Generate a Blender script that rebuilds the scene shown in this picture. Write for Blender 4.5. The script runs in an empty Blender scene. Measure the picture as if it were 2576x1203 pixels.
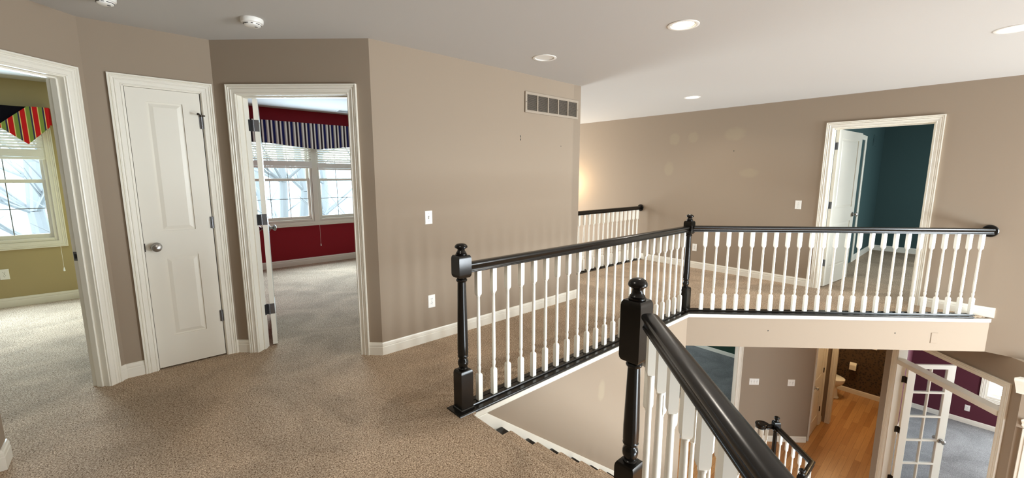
import bpy, bmesh, math, random
from mathutils import Vector, Matrix
random.seed(11)
SC = bpy.context.scene
COL = SC.collection
R2 = math.sqrt(0.5)

# ------------------------------------------------------------------ camera, world, exposure
EYE = 1.457
yaw, pitch, roll = math.radians(47.3635), math.radians(8.4766), math.radians(0.234)
F = Vector((math.cos(yaw)*math.cos(pitch), math.sin(yaw)*math.cos(pitch), -math.sin(pitch)))
Rv = Vector((math.sin(yaw), -math.cos(yaw), 0)); Uv = Rv.cross(F)
R_, U_ = Rv*math.cos(roll)+Uv*math.sin(roll), -Rv*math.sin(roll)+Uv*math.cos(roll)
cam = bpy.data.objects.new('camera', bpy.data.cameras.new('camera')); COL.objects.link(cam)
cm = Matrix((R_, U_, -F)).transposed().to_4x4(); cm.translation = (0, 0, EYE)
cam.matrix_world = cm
cam.data.sensor_width = 36; cam.data.sensor_fit = 'HORIZONTAL'
cam.data.lens = 1058.42/2576*36
cam.data.shift_x = (1288-1312.52)/2576; cam.data.shift_y = (598.68-601.5)/2576
cam.data.clip_start = 0.02; cam.data.clip_end = 300
SC.camera = cam
vs = SC.view_settings
vs.view_transform = 'Standard'; vs.look = 'None'; vs.gamma = 1; vs.use_curve_mapping = False
vs.exposure = 0.27
SC.cycles.use_denoising = True
SC.cycles.max_bounces = 10; SC.cycles.diffuse_bounces = 6; SC.cycles.transparent_max_bounces = 16
SC.cycles.caustics_reflective = False; SC.cycles.caustics_refractive = False
SC.cycles.sample_clamp_indirect = 8

def lin(c):
    return tuple((v/255/12.92 if v/255 <= 0.04045 else ((v/255+0.055)/1.055)**2.4) for v in c)

SKY = 8.0
w = bpy.data.worlds.new('sky'); SC.world = w; w.use_nodes = True
bg = w.node_tree.nodes['Background']; bg.inputs[0].default_value = (0.84, 0.95, 1.0, 1); bg.inputs[1].default_value = SKY

def frame(o, x, y):
    """matrix with origin o, local x along x, local y along y"""
    x = Vector(x).normalized(); y = Vector(y).normalized(); z = x.cross(y)
    m = Matrix((x, y, z)).transposed().to_4x4(); m.translation = o
    return m

def area(name, loc, look, sx, sy, power, col=(1, 1, 1), portal=False, disk=False, spread=180):
    l = bpy.data.lights.new(name, 'AREA'); l.shape = 'DISK' if disk else 'RECTANGLE'
    l.size = sx; l.size_y = sy; l.energy = power; l.color = col; l.spread = math.radians(spread)
    if portal: l.cycles.is_portal = True
    o = bpy.data.objects.new(name, l); COL.objects.link(o)
    d = Vector(look).normalized()
    o.rotation_euler = d.to_track_quat('-Z', 'Y').to_euler(); o.location = loc
    return o
# daylight standing in the windows of the entrance front (behind the camera) and of the tall room past the far railing
DAY = (0.84, 0.93, 1.0)
area('daylight_front', (5.75, -5.1, 0.7), (-0.1, 1, -0.03), 1.3, 2.7, 440, DAY)
area('daylight_entry', (3.1, -5.1, -1.8), (0.3, 1, 0.0), 2.6, 1.9, 260, DAY)
area('daylight_tall_room', (4.9, 7.95, 0.4), (0, -1, 0), 1.8, 3.6, 230, (0.92, 0.97, 1))
ROOM = (0.62, 0.83, 1)
area('daylight_bedroom', (-0.95, 6.95, 1.25), (0, -1, -0.1), 0.9, 1.1, 98, ROOM)
area('daylight_red_room', (2.2, 7.2, 1.25), (0, -1, 0.0), 1.3, 1.1, 88, ROOM)
area('daylight_purple_room', (10.9, -1.3, -1.7), (-1, 0.1, -0.25), 1.2, 1.4, 50, (0.96, 0.98, 1))
area('daylight_plum_front', (8.7, -3.05, -1.7), (0, 1, -0.1), 1.6, 1.4, 95, (0.94, 0.98, 1))
area('daylight_study', (9.0, 7.8, -1.6), (0, -1, -0.2), 2.0, 1.4, 70, (0.8, 0.95, 1))
area('daylight_green_room', (8.6, -1.38, 1.3), (0, 1, -0.2), 1.0, 1.0, 60, (0.8, 0.93, 1))

# ------------------------------------------------------------------ materials
def nmat(name):
    m = bpy.data.materials.new(name); m.use_nodes = True
    nt = m.node_tree; b = nt.nodes['Principled BSDF']
    return m, nt, b
def N(nt, t, **kw):
    n = nt.nodes.new(t)
    for k, v in kw.items():
        if k == 'op': n.operation = v
        else: n.inputs[k].default_value = v
    return n
def plain(name, col, rough=0.5, metal=0.0, spec=0.5, bump=0.0, bscale=200, var=0.0, vscale=3):
    m, nt, b = nmat(name); c = (*lin(col), 1)
    b.inputs['Base Color'].default_value = c; b.inputs['Roughness'].default_value = rough
    b.inputs['Metallic'].default_value = metal; b.inputs['Specular IOR Level'].default_value = spec
    tc = nt.nodes.new('ShaderNodeTexCoord')
    if bump:
        n = N(nt, 'ShaderNodeTexNoise', Scale=bscale, Detail=2.0)
        nt.links.new(tc.outputs['Object'], n.inputs['Vector'])
        bp = N(nt, 'ShaderNodeBump', Strength=bump, Distance=0.004)
        nt.links.new(n.outputs['Fac'], bp.inputs['Height']); nt.links.new(bp.outputs['Normal'], b.inputs['Normal'])
    if var:
        n = N(nt, 'ShaderNodeTexNoise', Scale=vscale, Detail=3.0)
        nt.links.new(tc.outputs['Object'], n.inputs['Vector'])
        mx = nt.nodes.new('ShaderNodeMix'); mx.data_type = 'RGBA'
        mx.inputs['A'].default_value = (*[v*(1-var) for v in c[:3]], 1); mx.inputs['B'].default_value = (*[min(1, v*(1+var)) for v in c[:3]], 1)
        nt.links.new(n.outputs['Fac'], mx.inputs['Factor']); nt.links.new(mx.outputs['Result'], b.inputs['Base Color'])
    return m
def carpet(name, dark, mid, light, sc=150, swath=0.15):
    m, nt, b = nmat(name); L = nt.links.new
    b.inputs['Roughness'].default_value = 0.95; b.inputs['Specular IOR Level'].default_value = 0.1
    tc = nt.nodes.new('ShaderNodeTexCoord')
    n = N(nt, 'ShaderNodeTexNoise', Scale=sc, Detail=3.0, Roughness=0.65, Distortion=0.6); L(tc.outputs['Object'], n.inputs['Vector'])
    r = nt.nodes.new('ShaderNodeValToRGB'); e = r.color_ramp.elements
    e[0].position = 0.36; e[0].color = (*lin(dark), 1); e[1].position = 0.64; e[1].color = (*lin(light), 1)
    k = r.color_ramp.elements.new(0.5); k.color = (*lin(mid), 1)
    L(n.outputs['Fac'], r.inputs['Fac'])
    # pile laid in different directions by walking and vacuuming
    n2 = N(nt, 'ShaderNodeTexNoise', Scale=1.7, Detail=3.0, Distortion=1.2); L(tc.outputs['Object'], n2.inputs['Vector'])
    mr = N(nt, 'ShaderNodeMapRange'); mr.inputs['From Min'].default_value = 0.35; mr.inputs['From Max'].default_value = 0.65
    mr.inputs['To Min'].default_value = 1-swath; mr.inputs['To Max'].default_value = 1+swath; L(n2.outputs['Fac'], mr.inputs['Value'])
    mx = nt.nodes.new('ShaderNodeMix'); mx.data_type = 'RGBA'; mx.blend_type = 'MULTIPLY'; mx.inputs['Factor'].default_value = 1
    L(r.outputs['Color'], mx.inputs['A']); L(mr.outputs['Result'], mx.inputs['B']); L(mx.outputs['Result'], b.inputs['Base Color'])
    bp = N(nt, 'ShaderNodeBump', Strength=0.9, Distance=0.012); L(n.outputs['Fac'], bp.inputs['Height']); L(bp.outputs['Normal'], b.inputs['Normal'])
    return m
def patched_wall(name, col, pcol, patches):
    """wall paint with touched-up blotches: (x, z, rx, rz) in the wall's own coordinates"""
    m = plain(name, col, 0.75, spec=0.25, bump=0.05, bscale=260); nt = m.node_tree; L = nt.links.new
    b = nt.nodes['Principled BSDF']; tc = [n for n in nt.nodes if n.type == 'TEX_COORD'][0]
    wob = N(nt, 'ShaderNodeTexNoise', Scale=14.0, Detail=2.0); L(tc.outputs['Object'], wob.inputs['Vector'])
    sp = nt.nodes.new('ShaderNodeSeparateXYZ'); L(tc.outputs['Object'], sp.inputs[0])
    tot = None
    for (x, z, rx, rz) in patches:
        a = N(nt, 'ShaderNodeMath', op='SUBTRACT'); L(sp.outputs[0], a.inputs[0]); a.inputs[1].default_value = x
        a2 = N(nt, 'ShaderNodeMath', op='DIVIDE'); L(a.outputs[0], a2.inputs[0]); a2.inputs[1].default_value = rx
        a3 = N(nt, 'ShaderNodeMath', op='POWER'); L(a2.outputs[0], a3.inputs[0]); a3.inputs[1].default_value = 2
        c = N(nt, 'ShaderNodeMath', op='SUBTRACT'); L(sp.outputs[2], c.inputs[0]); c.inputs[1].default_value = z
        c2 = N(nt, 'ShaderNodeMath', op='DIVIDE'); L(c.outputs[0], c2.inputs[0]); c2.inputs[1].default_value = rz
        c3 = N(nt, 'ShaderNodeMath', op='POWER'); L(c2.outputs[0], c3.inputs[0]); c3.inputs[1].default_value = 2
        s = N(nt, 'ShaderNodeMath', op='ADD'); L(a3.outputs[0], s.inputs[0]); L(c3.outputs[0], s.inputs[1])
        s2 = N(nt, 'ShaderNodeMath', op='ADD'); L(s.outputs[0], s2.inputs[0]); L(wob.outputs['Fac'], s2.inputs[1])
        mr = N(nt, 'ShaderNodeMapRange'); mr.inputs['From Min'].default_value = 1.6; mr.inputs['From Max'].default_value = 0.9
        L(s2.outputs[0], mr.inputs['Value'])
        if tot is None: tot = mr.outputs['Result']
        else:
            q = N(nt, 'ShaderNodeMath', op='MAXIMUM'); L(tot, q.inputs[0]); L(mr.outputs['Result'], q.inputs[1]); tot = q.outputs[0]
    mx = nt.nodes.new('ShaderNodeMix'); mx.data_type = 'RGBA'
    mx.inputs['A'].default_value = (*lin(col), 1); mx.inputs['B'].default_value = (*lin(pcol), 1)
    L(tot, mx.inputs['Factor']); L(mx.outputs['Result'], b.inputs['Base Color'])
    return m
def stripes(name, bands, period, axis=0, off=0.0):
    """woven stripes across the cloth: bands = [(start fraction, colour)]"""
    m, nt, b = nmat(name); L = nt.links.new
    b.inputs['Roughness'].default_value = 0.9; b.inputs['Specular IOR Level'].default_value = 0.1
    tc = nt.nodes.new('ShaderNodeTexCoord'); sp = nt.nodes.new('ShaderNodeSeparateXYZ'); L(tc.outputs['Object'], sp.inputs[0])
    ad = N(nt, 'ShaderNodeMath', op='ADD'); L(sp.outputs[axis], ad.inputs[0]); ad.inputs[1].default_value = off
    d = N(nt, 'ShaderNodeMath', op='DIVIDE'); L(ad.outputs[0], d.inputs[0]); d.inputs[1].default_value = period
    fr = N(nt, 'ShaderNodeMath', op='FRACT'); L(d.outputs[0], fr.inputs[0])
    r = nt.nodes.new('ShaderNodeValToRGB'); r.color_ramp.interpolation = 'CONSTANT'
    el = r.color_ramp.elements
    el[0].position = 0; el[0].color = (*lin(bands[0][1]), 1); el[1].position = bands[1][0]; el[1].color = (*lin(bands[1][1]), 1)
    for p, c in bands[2:]:
        k = el.new(p); k.color = (*lin(c), 1)
    L(fr.outputs[0], r.inputs['Fac']); L(r.outputs['Color'], b.inputs['Base Color'])
    return m
def glassm(name, tint=(0.95, 0.98, 1.0)):
    m, nt, b = nmat(name); L = nt.links.new
    nt.nodes.remove(b); out = [n for n in nt.nodes if n.type == 'OUTPUT_MATERIAL'][0]
    t = nt.nodes.new('ShaderNodeBsdfTransparent'); t.inputs[0].default_value = (*tint, 1)
    g = nt.nodes.new('ShaderNodeBsdfGlossy'); g.inputs['Roughness'].default_value = 0.02
    mx = nt.nodes.new('ShaderNodeMixShader'); mx.inputs[0].default_value = 0.06
    L(t.outputs[0], mx.inputs[1]); L(g.outputs[0], mx.inputs[2]); L(mx.outputs[0], out.inputs[0])
    return m
def emit(name, col, s):
    m, nt, b = nmat(name)
    b.inputs['Base Color'].default_value = (*col, 1)
    b.inputs['Emission Color'].default_value = (*col, 1); b.inputs['Emission Strength'].default_value = s
    return m
def hardwood(name):
    m, nt, b = nmat(name); L = nt.links.new
    b.inputs['Roughness'].default_value = 0.28
    tc = nt.nodes.new('ShaderNodeTexCoord')
    br = N(nt, 'ShaderNodeTexBrick', Scale=1.0); br.offset = 0.37; br.squash = 1
    br.inputs['Color1'].default_value = (*lin((188, 140, 90)), 1); br.inputs['Color2'].default_value = (*lin((158, 106, 62)), 1)
    br.inputs['Mortar'].default_value = (*lin((96, 56, 26)), 1); br.inputs['Mortar Size'].default_value = 0.0012
    br.inputs['Brick Width'].default_value = 0.95; br.inputs['Row Height'].default_value = 0.083; br.inputs['Bias'].default_value = -0.1
    L(tc.outputs['Object'], br.inputs['Vector'])
    mp = nt.nodes.new('ShaderNodeMapping'); mp.inputs['Scale'].default_value = (1.2, 26, 1); L(tc.outputs['Object'], mp.inputs['Vector'])
    n = N(nt, 'ShaderNodeTexNoise', Scale=3.0, Detail=4.0, Distortion=0.8); L(mp.outputs[0], n.inputs['Vector'])
    mr = N(nt, 'ShaderNodeMapRange'); mr.inputs['To Min'].default_value = 0.72; mr.inputs['To Max'].default_value = 1.25; L(n.outputs['Fac'], mr.inputs['Value'])
    mx = nt.nodes.new('ShaderNodeMix'); mx.data_type = 'RGBA'; mx.blend_type = 'MULTIPLY'; mx.inputs['Factor'].default_value = 1
    L(br.outputs['Color'], mx.inputs['A']); L(mr.outputs['Result'], mx.inputs['B']); L(mx.outputs['Result'], b.inputs['Base Color'])
    return m
def damask(name):
    m, nt, b = nmat(name); L = nt.links.new
    b.inputs['Roughness'].default_value = 0.7
    tc = nt.nodes.new('ShaderNodeTexCoord')
    v = N(nt, 'ShaderNodeTexVoronoi', Scale=26.0); L(tc.outputs['Object'], v.inputs['Vector'])
    n = N(nt, 'ShaderNodeTexNoise', Scale=40.0, Detail=2.0, Distortion=2.0); L(tc.outputs['Object'], n.inputs['Vector'])
    a = N(nt, 'ShaderNodeMath', op='ADD'); L(v.outputs['Distance'], a.inputs[0]); L(n.outputs['Fac'], a.inputs[1])
    r = nt.nodes.new('ShaderNodeValToRGB'); e = r.color_ramp.elements
    e[0].position = 0.75; e[0].color = (*lin((44, 34, 26)), 1); e[1].position = 0.95; e[1].color = (*lin((82, 62, 42)), 1)
    L(a.outputs[0], r.inputs['Fac']); L(r.outputs['Color'], b.inputs['Base Color'])
    return m

TAUPE = (153, 137, 119)
M = {}
M['taupe'] = plain('taupe wall paint', TAUPE, 0.75, spec=0.25, bump=0.05, bscale=260)
M['taupe_right'] = patched_wall('taupe wall paint with touched up spots', TAUPE, (159, 144, 123),
    [(8.64, 2.04, .10, .10), (8.33, 2.05, .09, .09), (7.71, 2.06, .16, .10), (8.71, 1.57, .09, .12), (7.48, 1.50, .14, .07)])
M['taupe_stair'] = patched_wall('taupe stairwell paint with a touched up spot', TAUPE, (161, 146, 125), [(1.51, -.36, .05, .11)])
M['olive'] = plain('olive gold wall paint', (174, 158, 118), 0.75, spec=0.2, bump=0.05)
M['red'] = plain('crimson wall paint', (136, 22, 34), 0.7, spec=0.25)
M['teal'] = plain('dark teal wall paint', (58, 80, 80), 0.7, spec=0.25)
M['darkgreen'] = plain('dark green wall paint', (42, 66, 54), 0.7, spec=0.25)
M['purple'] = plain('plum wall paint', (88, 40, 52), 0.7, spec=0.25)
M['ceil'] = plain('ceiling paint', (194, 191, 186), 0.9, spec=0.1, bump=0.08, bscale=120)
M['trim'] = plain('cream trim paint', (232, 227, 214), 0.35)
M['door'] = plain('cream door paint', (230, 225, 212), 0.38)
M['white'] = plain('white baluster paint', (240, 238, 228), 0.4)
M['plastic'] = plain('white plastic', (240, 238, 232), 0.35)
M['dark'] = plain('dark slot', (28, 26, 24), 0.6)
M['slotgrey'] = plain('grey slot', (120, 118, 114), 0.6)
M['black'] = plain('black gloss lacquer', (19, 16, 13), 0.22, spec=0.35, bump=0.02, bscale=60)
M['nickel'] = plain('satin nickel', (170, 168, 165), 0.28, metal=1.0)
M['hinge'] = plain('dull steel hinge', (120, 120, 122), 0.38, metal=0.9)
M['bronze'] = plain('dark hinge steel', (70, 64, 58), 0.4, metal=0.8)
M['carpet'] = carpet('beige brown plush carpet', (110, 87, 66), (194, 169, 143), (236, 218, 194))
M['runner'] = carpet('tan stair runner pile', (112, 82, 54), (178, 146, 110), (212, 184, 146))
M['carpet_grey'] = carpet('grey lower room carpet', (112, 112, 112), (146, 146, 146), (172, 172, 172), swath=0.16)
M['wood'] = hardwood('oak strip floor')
M['damask'] = damask('dark brown patterned wallpaper')
M['glass'] = glassm('window glass')
M['vent'] = plain('vent enamel', (158, 144, 127), 0.5)
M['blind'] = plain('white blind slat', (236, 232, 222), 0.45)
M['navycloth'] = plain('black cloth', (22, 20, 26), 0.95, spec=0.05)
M['porcelain'] = plain('white porcelain', (238, 234, 224), 0.12)
M['paper'] = plain('white tissue', (238, 232, 220), 0.95, spec=0.05, bump=0.2)
M['bark'] = plain('grey bark', (118, 122, 124), 0.95, bump=0.5, bscale=30)
M['snow'] = plain('pale frosted ground', (150, 158, 160), 0.95, var=0.2, vscale=0.4)
M['leaf'] = plain('bare hillside woods', (150, 166, 172), 0.95, var=0.4, vscale=0.8)
M['lamp'] = emit('lit lamp lens', (1.0, 0.86, 0.62), 9)
M['lampwhite'] = emit('lit lamp lens white', (1.0, 0.95, 0.86), 9)
M['reflector'] = plain('white can reflector', (196, 196, 198), 0.25)
cream, tan_, navy, blk = (240, 234, 222), (150, 140, 138), (34, 36, 84), (36, 26, 34)
M['ticking'] = stripes('navy and cream ticking cloth', [(0, navy), (.26, tan_), (.31, cream), (.43, tan_), (.49, blk), (.65, tan_), (.71, cream), (.86, tan_)], 0.120)
M['candy'] = stripes('red green and navy striped cloth', [(0, (196, 34, 36)), (.40, (226, 200, 130)), (.47, (58, 56, 86)), (.60, (128, 146, 70)), (.92, (226, 200, 130))], 0.09, off=.0695)

# ------------------------------------------------------------------ mesh helpers
class MB:
    def __init__(s): s.bm = bmesh.new()
    def _v(s, p, m): return s.bm.verts.new(m @ Vector(p) if m is not None else Vector(p))
    def box(s, a, b, m=None):
        vs_ = [s._v((x, y, z), m) for x in (a[0], b[0]) for y in (a[1], b[1]) for z in (a[2], b[2])]
        for f in ((0, 1, 3, 2), (4, 6, 7, 5), (0, 4, 5, 1), (2, 3, 7, 6), (0, 2, 6, 4), (1, 5, 7, 3)):
            s.bm.faces.new([vs_[i] for i in f])
        return s
    def prism(s, poly, z0, z1, m=None):
        a = [s._v((x, y, z0), m) for x, y in poly]; b = [s._v((x, y, z1), m) for x, y in poly]
        n = len(poly)
        s.bm.faces.new(a[::-1]); s.bm.faces.new(b)
        for i in range(n): s.bm.faces.new((a[i], a[(i+1) % n], b[(i+1) % n], b[i]))
        return s
    def loft(s, rings, m=None, cap=True):
        R = [[s._v(p, m) for p in r] for r in rings]; n = len(R[0])
        for k in range(len(R)-1):
            for i in range(n): s.bm.faces.new((R[k][i], R[k][(i+1) % n], R[k+1][(i+1) % n], R[k+1][i]))
        if cap: s.bm.faces.new(R[0][::-1]); s.bm.faces.new(R[-1])
        return s
    def lathe(s, prof, n=20, m=None, ax='z', sx=1.0, sy=1.0):
        rings = []
        for r, z in prof:
            ring = []
            for i in range(n):
                a = 2*math.pi*i/n; x, y = r*math.cos(a)*sx, r*math.sin(a)*sy
                ring.append((x, y, z) if ax == 'z' else (x, z, -y) if ax == 'y' else (z, x, y))
            rings.append(ring)
        return s.loft(rings, m)
    def sqlathe(s, prof, m=None):
        """square rings (half width, z)"""
        return s.loft([[(-r, -r, z), (r, -r, z), (r, r, z), (-r, r, z)] for r, z in prof], m)
    def tube(s, a, b, r0, r1, n=8, m=None):
        a, b = Vector(a), Vector(b); d = (b-a).normalized()
        u = d.orthogonal().normalized(); v = d.cross(u)
        return s.loft([[p+(u*math.cos(2*math.pi*i/n)+v*math.sin(2*math.pi*i/n))*r for i in range(n)] for p, r in ((a, r0), (b, r1))], m)
    def sweep(s, prof, path, n, closed=False, m=None):
        """profile (u sideways, w along n) along a planar path with mitred corners; sideways = n x tangent"""
        n = Vector(n).normalized(); P = [Vector(p) for p in path]; K = len(P)
        rings = []
        for i in range(K):
            ts = []
            if i > 0 or closed: ts.append((P[i]-P[i-1]).normalized())
            if i < K-1 or closed: ts.append((P[(i+1) % K]-P[i]).normalized())
            ss = [n.cross(t).normalized() for t in ts]
            sd = ss[0] if len(ss) == 1 else (ss[0]+ss[1])/(1+ss[0].dot(ss[1]))
            rings.append([P[i]+sd*u+n*w_ for u, w_ in prof])
        if closed: rings.append(rings[0])
        return s.loft(rings, m, cap=not closed)
    def grid(s, L, z0, z1, th, holes, m=None):
        """upright slab x 0..L, z z0..z1, front y=0, back y=-th, with rectangular holes (x0,x1,za,zb)"""
        xs = sorted({0, L, *[min(max(h[i], 0), L) for h in holes for i in (0, 1)]})
        zs = sorted({z0, z1, *[min(max(h[i], z0), z1) for h in holes for i in (2, 3)]})
        def solid(i, j):
            if not (0 <= i < len(xs)-1 and 0 <= j < len(zs)-1): return False
            cx, cz = (xs[i]+xs[i+1])/2, (zs[j]+zs[j+1])/2
            return not any(h[0] < cx < h[1] and h[2] < cz < h[3] for h in holes)
        cache = {}
        def V(x, y, z):
            k = (round(x, 5), y, round(z, 5))
            if k not in cache: cache[k] = s._v((x, y, z), m)
            return cache[k]
        for i in range(len(xs)-1):
            for j in range(len(zs)-1):
                if not solid(i, j): continue
                x0, x1, a, b = xs[i], xs[i+1], zs[j], zs[j+1]
                s.bm.faces.new((V(x0, 0, a), V(x0, 0, b), V(x1, 0, b), V(x1, 0, a)))
                s.bm.faces.new((V(x0, -th, a), V(x1, -th, a), V(x1, -th, b), V(x0, -th, b)))
                if not solid(i-1, j): s.bm.faces.new((V(x0, 0, a), V(x0, -th, a), V(x0, -th, b), V(x0, 0, b)))
                if not solid(i+1, j): s.bm.faces.new((V(x1, 0, a), V(x1, 0, b), V(x1, -th, b), V(x1, -th, a)))
                if not solid(i, j-1): s.bm.faces.new((V(x0, 0, a), V(x1, 0, a), V(x1, -th, a), V(x0, -th, a)))
                if not solid(i, j+1): s.bm.faces.new((V(x0, 0, b), V(x0, -th, b), V(x1, -th, b), V(x1, 0, b)))
        return s
    def build(s, name, mat, parent=None, M_=None, smooth=False, bevel=0, label=None, seg=2):
        bmesh.ops.recalc_face_normals(s.bm, faces=s.bm.faces[:])
        me = bpy.data.meshes.new(name); s.bm.to_mesh(me); s.bm.free()
        me.materials.append(M[mat] if isinstance(mat, str) else mat)
        if smooth:
            for p in me.polygons: p.use_smooth = True
            try: me.set_sharp_from_angle(angle=math.radians(38))
            except Exception: pass
        o = bpy.data.objects.new(name, me); COL.objects.link(o)
        if parent is not None: o.parent = parent
        if M_ is not None: o.matrix_local = M_
        if bevel:
            b = o.modifiers.new('bevel', 'BEVEL'); b.width = bevel; b.segments = seg; b.limit_method = 'ANGLE'; b.angle_limit = math.radians(40)
        if label: o['label'] = label
        return o

def tag(o, label, cat, group=None, kind=None):
    o['label'] = label; o['category'] = cat
    if group: o['group'] = group
    if kind: o['kind'] = kind
    return o
def thing(name, label, cat, M_=None, loc=None, group=None, kind=None):
    o = bpy.data.objects.new(name, None); COL.objects.link(o); o.empty_display_size = 0.1
    if M_ is not None: o.matrix_world = M_
    if loc is not None: o.location = loc
    return tag(o, label, cat, group, kind)
KIDS = {}
def dup(o, M_, label=None, parent=None):
    c = o.copy(); COL.objects.link(c)
    if parent is not None: c.parent = parent
    else: c.matrix_world = M_
    if label: c['label'] = label
    for ch in list(o.children):
        dup(ch, None, None, c)
    return c

# ------------------------------------------------------------------ walls
CEIL, LOW, SOF = 2.445, -3.09, -0.38
def wm(P, Q):
    """wall frame: local x from P to Q, local y out of the wall (left of P->Q), z up"""
    d = Vector((Q[0]-P[0], Q[1]-P[1], 0)).normalized()
    m = Matrix((d, Vector((-d.y, d.x, 0)), Vector((0, 0, 1)))).transposed().to_4x4(); m.translation = (P[0], P[1], 0)
    return m
def wall(name, label, P, Q, z0, z1, mat, holes=(), th=0.12):
    L = math.hypot(Q[0]-P[0], Q[1]-P[1])
    o = MB().grid(L, z0, z1, th, list(holes)).build(name, mat, M_=wm(P, Q))
    tag(o, label, 'wall', kind='structure')
    return o
BASE = [(0, 0), (.014, 0), (.014, .066), (.011, .070), (.011, .074), (.013, .077), (.012, .090), (.008, .096), (.006, .105), (0, .105)]
def baseboard(name, label, path, z=0.0):
    o = MB().sweep(BASE, [(x, y, z) for x, y in path], (0, 0, 1)).build(name, 'trim')
    return tag(o, label, 'baseboard', kind='structure')
CAS = [(0, 0), (0, .010), (.006, .013), (.010, .010), (.030, .012), (.033, .016), (.037, .016), (.040, .012), (.047, .013), (.050, .018), (.055, .018), (.058, .013), (.062, .021), (.070, .021), (.070, 0)]
def casing(mb, x0, x1, zt, z0=0.0, m=None, y=0.0, prof=CAS):
    return mb.sweep(prof, [(x1, y, z0), (x1, y, zt), (x0, y, zt), (x0, y, z0)], (0, 1, 0), m=m)
def jamb(mb, x0, x1, zt, th, z0=0.0, stop=True):
    t = .018
    mb.box((x0, -th, z0), (x0+t, .001, zt)); mb.box((x1-t, -th, z0), (x1, .001, zt)); mb.box((x0, -th, zt-t), (x1, .001, zt))
    return mb
def frameparts(root, x0, x1, zt, th, z0=0.0, both=True, stopy=None):
    """casing, jamb and stop of a door opening x0..x1 (opening cut in the wall) in wall coordinates"""
    casing(MB(), x0+.012, x1-.012, zt-.012, z0).build('casing', 'trim', root)
    jamb(MB(), x0, x1, zt, th, z0).build('jamb', 'trim', root, bevel=.002)
    if stopy is not None:
        s = MB(); t = .018; ya, yb = stopy
        s.box((x0+t, ya, z0), (x0+t+.011, yb, zt-t)); s.box((x1-t-.011, ya, z0), (x1-t, yb, zt-t)); s.box((x0+t, ya, zt-t-.011), (x1-t, yb, zt-t))
        s.build('stop', 'trim', root, bevel=.002)
def leafmesh(root, w, h, panels, th=.035, m=None):
    """two-panel moulded door leaf; local x 0..w from hinge, y -th..0, z 0..h"""
    lip = .009
    b = MB().grid(w, 0, h, lip, panels, m=m)
    b.grid(w, 0, h, lip, panels, m=(m if m is not None else Matrix())@Matrix.Translation((0, -th+lip, 0)))
    b.box((0.0005, -th+lip*.9, 0.0005), (w-.0005, -lip*.9, h-.0005), m)
    o = b.build('leaf', 'door', root)
    p = MB()
    for (a, c, e, f) in panels:
        for (y0, y1) in ((-lip, -.0015), (-th+lip, -th+.0015)):
            i, k = .008, .034
            p.loft([[(a+i, y0, e+i), (c-i, y0, e+i), (c-i, y0, f-i), (a+i, y0, f-i)], [(a+k, y1, e+k), (c-k, y1, e+k), (c-k, y1, f-k), (a+k, y1, f-k)]], m)
    if panels: p.build('panel', 'door', o)
    return o
KNOB = [(.001, 0), (.033, 0), (.033, .004), (.029, .009), (.014, .011), (.012, .030), (.018, .036), (.027, .042), (.030, .050), (.027, .058), (.016, .064), (.001, .066)]
def knob(root, x, y, z, sgn=1, m=None):
    mm = (m if m is not None else Matrix()) @ Matrix.Translation((x, y, z)) @ (Matrix() if sgn > 0 else Matrix.Rotation(math.pi, 4, 'Z'))
    return MB().lathe(KNOB, 24, mm, ax='y').build('knob', 'nickel', root, smooth=True)
def hinge_closed(root, x, y, z, mat='hinge'):
    b = MB()
    for k in range(5): b.lathe([(.001, z-.0445+k*.0178), (.0062, z-.0445+k*.0178), (.0062, z-.0445+(k+1)*.0178-.0008), (.001, z-.0445+(k+1)*.0178-.0008)], 12, Matrix.Translation((x, y, 0)))
    b.box((x-.012, y-.009, z-.0445), (x+.012, y-.004, z+.0445))
    return b.build('hinge', mat, root)

# ------------------------------------------------------------------ floors and ceilings
up = [(-3.5, 7.4), (-3.5, -3.6), (-3.03, -3.6), (1.392, .822), (1.392, 1.978), (1.44, 1.978), (1.44, 2.03), (4.30, 2.03), (6.505, -.175), (6.56, -.23), (6.56, -1.6), (10.95, -1.6), (10.95, 3.0), (6.62, 3.0), (6.62, 4.06), (3.85, 4.06), (3.85, 7.4)]
tag(MB().prism(up, -.016, 0).build('floor_upper', 'carpet'), 'beige brown plush carpet of the upstairs hall and bedrooms', 'floor', kind='structure')
tag(MB().prism([(-3.5, -5.2), (11.0, -5.2), (11.0, 8.1), (-3.5, 8.1)], LOW-.04, LOW).build('floor_lower', 'wood'), 'oak strip floor of the entrance level', 'floor', kind='structure')
tag(MB().prism([(7.27, 2.46), (7.36, 2.50), (7.6, 2.42), (10.76, 2.42), (10.76, 8.0), (6.7, 8.0), (6.7, 4.2), (6.1, 3.7), (6.1, 3.62)], LOW, LOW+.012).build('floor_study', 'carpet_grey'), 'grey carpet of the green room downstairs', 'floor', kind='structure')
tag(MB().prism([(7.60, .54), (11.0, .54), (11.0, -3.2), (6.55, -3.2), (6.55, -.52)], LOW, LOW+.012).build('floor_purple', 'carpet_grey'), 'grey carpet of the plum room behind the french door', 'floor', kind='structure')

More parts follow.
